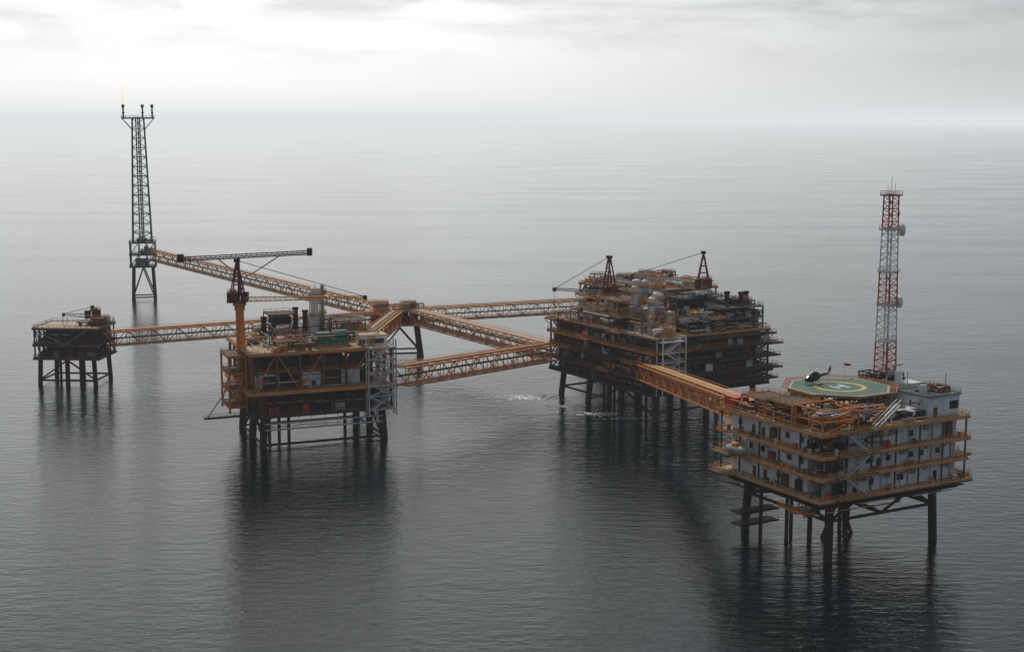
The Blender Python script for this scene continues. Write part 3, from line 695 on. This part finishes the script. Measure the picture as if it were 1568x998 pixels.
# ================================================================ WATER
S=120000
me=bpy.data.meshes.new('water'); me.from_pydata([(-S,-S,0),(S,-S,0),(S,S,0),(-S,S,0)],[],[(0,1,2,3)])
wo=bpy.data.objects.new('water',me); sc.collection.objects.link(wo)
m,nt,b=newmat('sea_water'); me.materials.append(m); L=nt.links.new
b.inputs['Base Color'].default_value=(0.0015,0.006,0.008,1); b.inputs['IOR'].default_value=1.33; b.inputs['Roughness'].default_value=.1
geo=nt.nodes.new('ShaderNodeNewGeometry')
def noise(sx,sy,rot,det,scale=1,rough=.6,dist=0):
    mp=nt.nodes.new('ShaderNodeMapping'); mp.inputs['Scale'].default_value=(sx,sy,1); mp.inputs['Rotation'].default_value=(0,0,rot)
    n=nt.nodes.new('ShaderNodeTexNoise'); n.inputs['Scale'].default_value=scale; n.inputs['Detail'].default_value=det; n.inputs['Roughness'].default_value=rough; n.inputs['Distortion'].default_value=dist
    L(geo.outputs['Position'],mp.inputs[0]); L(mp.outputs[0],n.inputs['Vector']); return n
n0=noise(.035,.08,-.2,2); n1=noise(.17,.42,.12,5,rough=.62,dist=.2); n2=noise(.7,1.1,-.25,3); n3=noise(.004,.012,.2,4)
prev=None
for n,dd in ((n0,.16),(n1,.24),(n2,.045)):
    bb=nt.nodes.new('ShaderNodeBump'); bb.inputs['Distance'].default_value=dd; bb.inputs['Strength'].default_value=1
    L(n.outputs['Fac'],bb.inputs['Height'])
    if prev: L(prev.outputs[0],bb.inputs['Normal'])
    prev=bb
L(prev.outputs[0],b.inputs['Normal'])
mr=nt.nodes.new('ShaderNodeMapRange'); mr.inputs['From Min'].default_value=.35; mr.inputs['From Max'].default_value=.65; mr.inputs['To Min'].default_value=.02; mr.inputs['To Max'].default_value=.09
L(n3.outputs['Fac'],mr.inputs['Value']); L(mr.outputs[0],b.inputs['Roughness'])
mfo,ntf,bf=newmat('foam'); bf.inputs['Base Color'].default_value=(.8,.83,.85,1); bf.inputs['Roughness'].default_value=.8; M['foam']=mfo
B=MB()
for cx,cy,rx,ry,n in ((6,483,10,5,420),(18,468,7,2.5,120),(28,455,8,3,140),(38,448,7,2,60)):
    for _ in range(n):
        x=R.gauss(cx,rx*.5); y=R.gauss(cy,ry*.5); r=R.uniform(.08,.38); k=6; bb=len(B.v); i=B.mi('foam')
        for j in range(k): t=2*math.pi*j/k; rr=r*R.uniform(.5,1.2); B.v.append((x+rr*2*math.cos(t),y+rr*math.sin(t),.03+R.uniform(0,.02)))
        B.f.append(tuple(bb+j for j in range(k))); B.m.append(i)
B.build('sea_foam')
# haze: its pale veil is emission put into the air, not scattered light
bpy.ops.mesh.primitive_cube_add(size=1,location=(0,0,210)); hz=bpy.context.object; hz.name='haze'; hz.scale=(230000,230000,440)
mh=bpy.data.materials.new('haze_emission'); mh.use_nodes=True; nt=mh.node_tree; nt.nodes.clear()
o=nt.nodes.new('ShaderNodeOutputMaterial'); va=nt.nodes.new('ShaderNodeVolumeAbsorption'); ve=nt.nodes.new('ShaderNodeEmission'); ad=nt.nodes.new('ShaderNodeAddShader')
sg=4.2e-5; va.inputs['Color'].default_value=(0,0,0,1); va.inputs['Density'].default_value=sg
ve.inputs['Color'].default_value=(.745,.77,.785,1); ve.inputs['Strength'].default_value=sg
nt.links.new(va.outputs[0],ad.inputs[0]); nt.links.new(ve.outputs[0],ad.inputs[1]); nt.links.new(ad.outputs[0],o.inputs['Volume'])
hz.data.materials.append(mh)
# ================================================================ WORLD
w=bpy.data.worlds.new('World'); sc.world=w; w.use_nodes=True; nt=w.node_tree; nt.nodes.clear(); L=nt.links.new
out=nt.nodes.new('ShaderNodeOutputWorld'); sky=nt.nodes.new('ShaderNodeTexSky'); sky.sky_type='NISHITA'; sky.sun_disc=False
EL,AZ=52,-18
sky.sun_elevation=math.radians(EL); sky.sun_rotation=math.radians(AZ); sky.air_density=1.2; sky.dust_density=1.0; sky.ozone_density=2
bg1=nt.nodes.new('ShaderNodeBackground'); bg1.inputs[1].default_value=.08; L(sky.outputs[0],bg1.inputs[0])
tc=nt.nodes.new('ShaderNodeTexCoord')
def math_(op,a,b=None,clamp=False):
    n=nt.nodes.new('ShaderNodeMath'); n.operation=op; n.use_clamp=clamp
    for i,x in enumerate((a,b)):
        if x is None: continue
        if isinstance(x,(int,float)): n.inputs[i].default_value=x
        else: L(x,n.inputs[i])
    return n.outputs[0]
g=Vector((math.sin(math.radians(-13)),math.cos(math.radians(-13)),.16)).normalized()
vm=nt.nodes.new('ShaderNodeVectorMath'); vm.operation='DOT_PRODUCT'; L(tc.outputs['Generated'],vm.inputs[0]); vm.inputs[1].default_value=g
glow=math_('POWER',math_('MAXIMUM',vm.outputs['Value'],0.0),6.4)
sep=nt.nodes.new('ShaderNodeSeparateXYZ'); L(tc.outputs['Generated'],sep.inputs[0])
mp=nt.nodes.new('ShaderNodeMapping'); mp.inputs['Scale'].default_value=(6,6,30); mp.inputs['Location'].default_value=(1.7,.4,0); L(tc.outputs['Generated'],mp.inputs[0])
nz=nt.nodes.new('ShaderNodeTexNoise'); nz.inputs['Scale'].default_value=1.6; nz.inputs['Detail'].default_value=8; nz.inputs['Roughness'].default_value=.55; nz.inputs['Distortion'].default_value=.3; L(mp.outputs[0],nz.inputs['Vector'])
cm=nt.nodes.new('ShaderNodeMapRange'); cm.inputs['From Min'].default_value=.36; cm.inputs['From Max'].default_value=.60; cm.inputs['To Min'].default_value=.70; cm.inputs['To Max'].default_value=1.05; L(nz.outputs['Fac'],cm.inputs['Value'])
el=nt.nodes.new('ShaderNodeMapRange'); el.inputs['From Min'].default_value=.03; el.inputs['From Max'].default_value=.08; L(sep.outputs['Z'],el.inputs['Value'])
cl=nt.nodes.new('ShaderNodeMix'); cl.data_type='FLOAT'; L(el.outputs[0],cl.inputs[0]); cl.inputs[2].default_value=1.0; L(cm.outputs[0],cl.inputs[3])
mx=nt.nodes.new('ShaderNodeMix'); mx.data_type='RGBA'; L(glow,mx.inputs[0]); mx.inputs[6].default_value=(.19,.215,.25,1); mx.inputs[7].default_value=(1.22,1.23,1.21,1)
sc2=nt.nodes.new('ShaderNodeVectorMath'); sc2.operation='SCALE'; L(mx.outputs[2],sc2.inputs[0]); L(cl.outputs[0],sc2.inputs['Scale'])
bg2=nt.nodes.new('ShaderNodeBackground'); L(sc2.outputs[0],bg2.inputs[0]); bg2.inputs[1].default_value=1
ms=nt.nodes.new('ShaderNodeMixShader'); ms.inputs[0].default_value=.9; L(bg1.outputs[0],ms.inputs[1]); L(bg2.outputs[0],ms.inputs[2]); L(ms.outputs[0],out.inputs[0])
# ================================================================ SUN + CAMERA
sd=bpy.data.lights.new('sun','SUN'); sd.energy=2.1; sd.angle=math.radians(8); sd.color=(1,.93,.83)
so=bpy.data.objects.new('sun',sd); sc.collection.objects.link(so)
dirv=Vector((math.sin(math.radians(AZ))*math.cos(math.radians(EL)),math.cos(math.radians(AZ))*math.cos(math.radians(EL)),math.sin(math.radians(EL))))
so.rotation_euler=dirv.to_track_quat('Z','Y').to_euler()
cd=bpy.data.cameras.new('camera'); co=bpy.data.objects.new('camera',cd); sc.collection.objects.link(co); sc.camera=co
co.location=(0,0,95); co.rotation_euler=(math.radians(90-8.216),0,0); cd.sensor_width=36; cd.lens=49.45; cd.clip_start=1; cd.clip_end=400000
sc.view_settings.view_transform='Standard'; sc.view_settings.look='None'; sc.view_settings.exposure=0
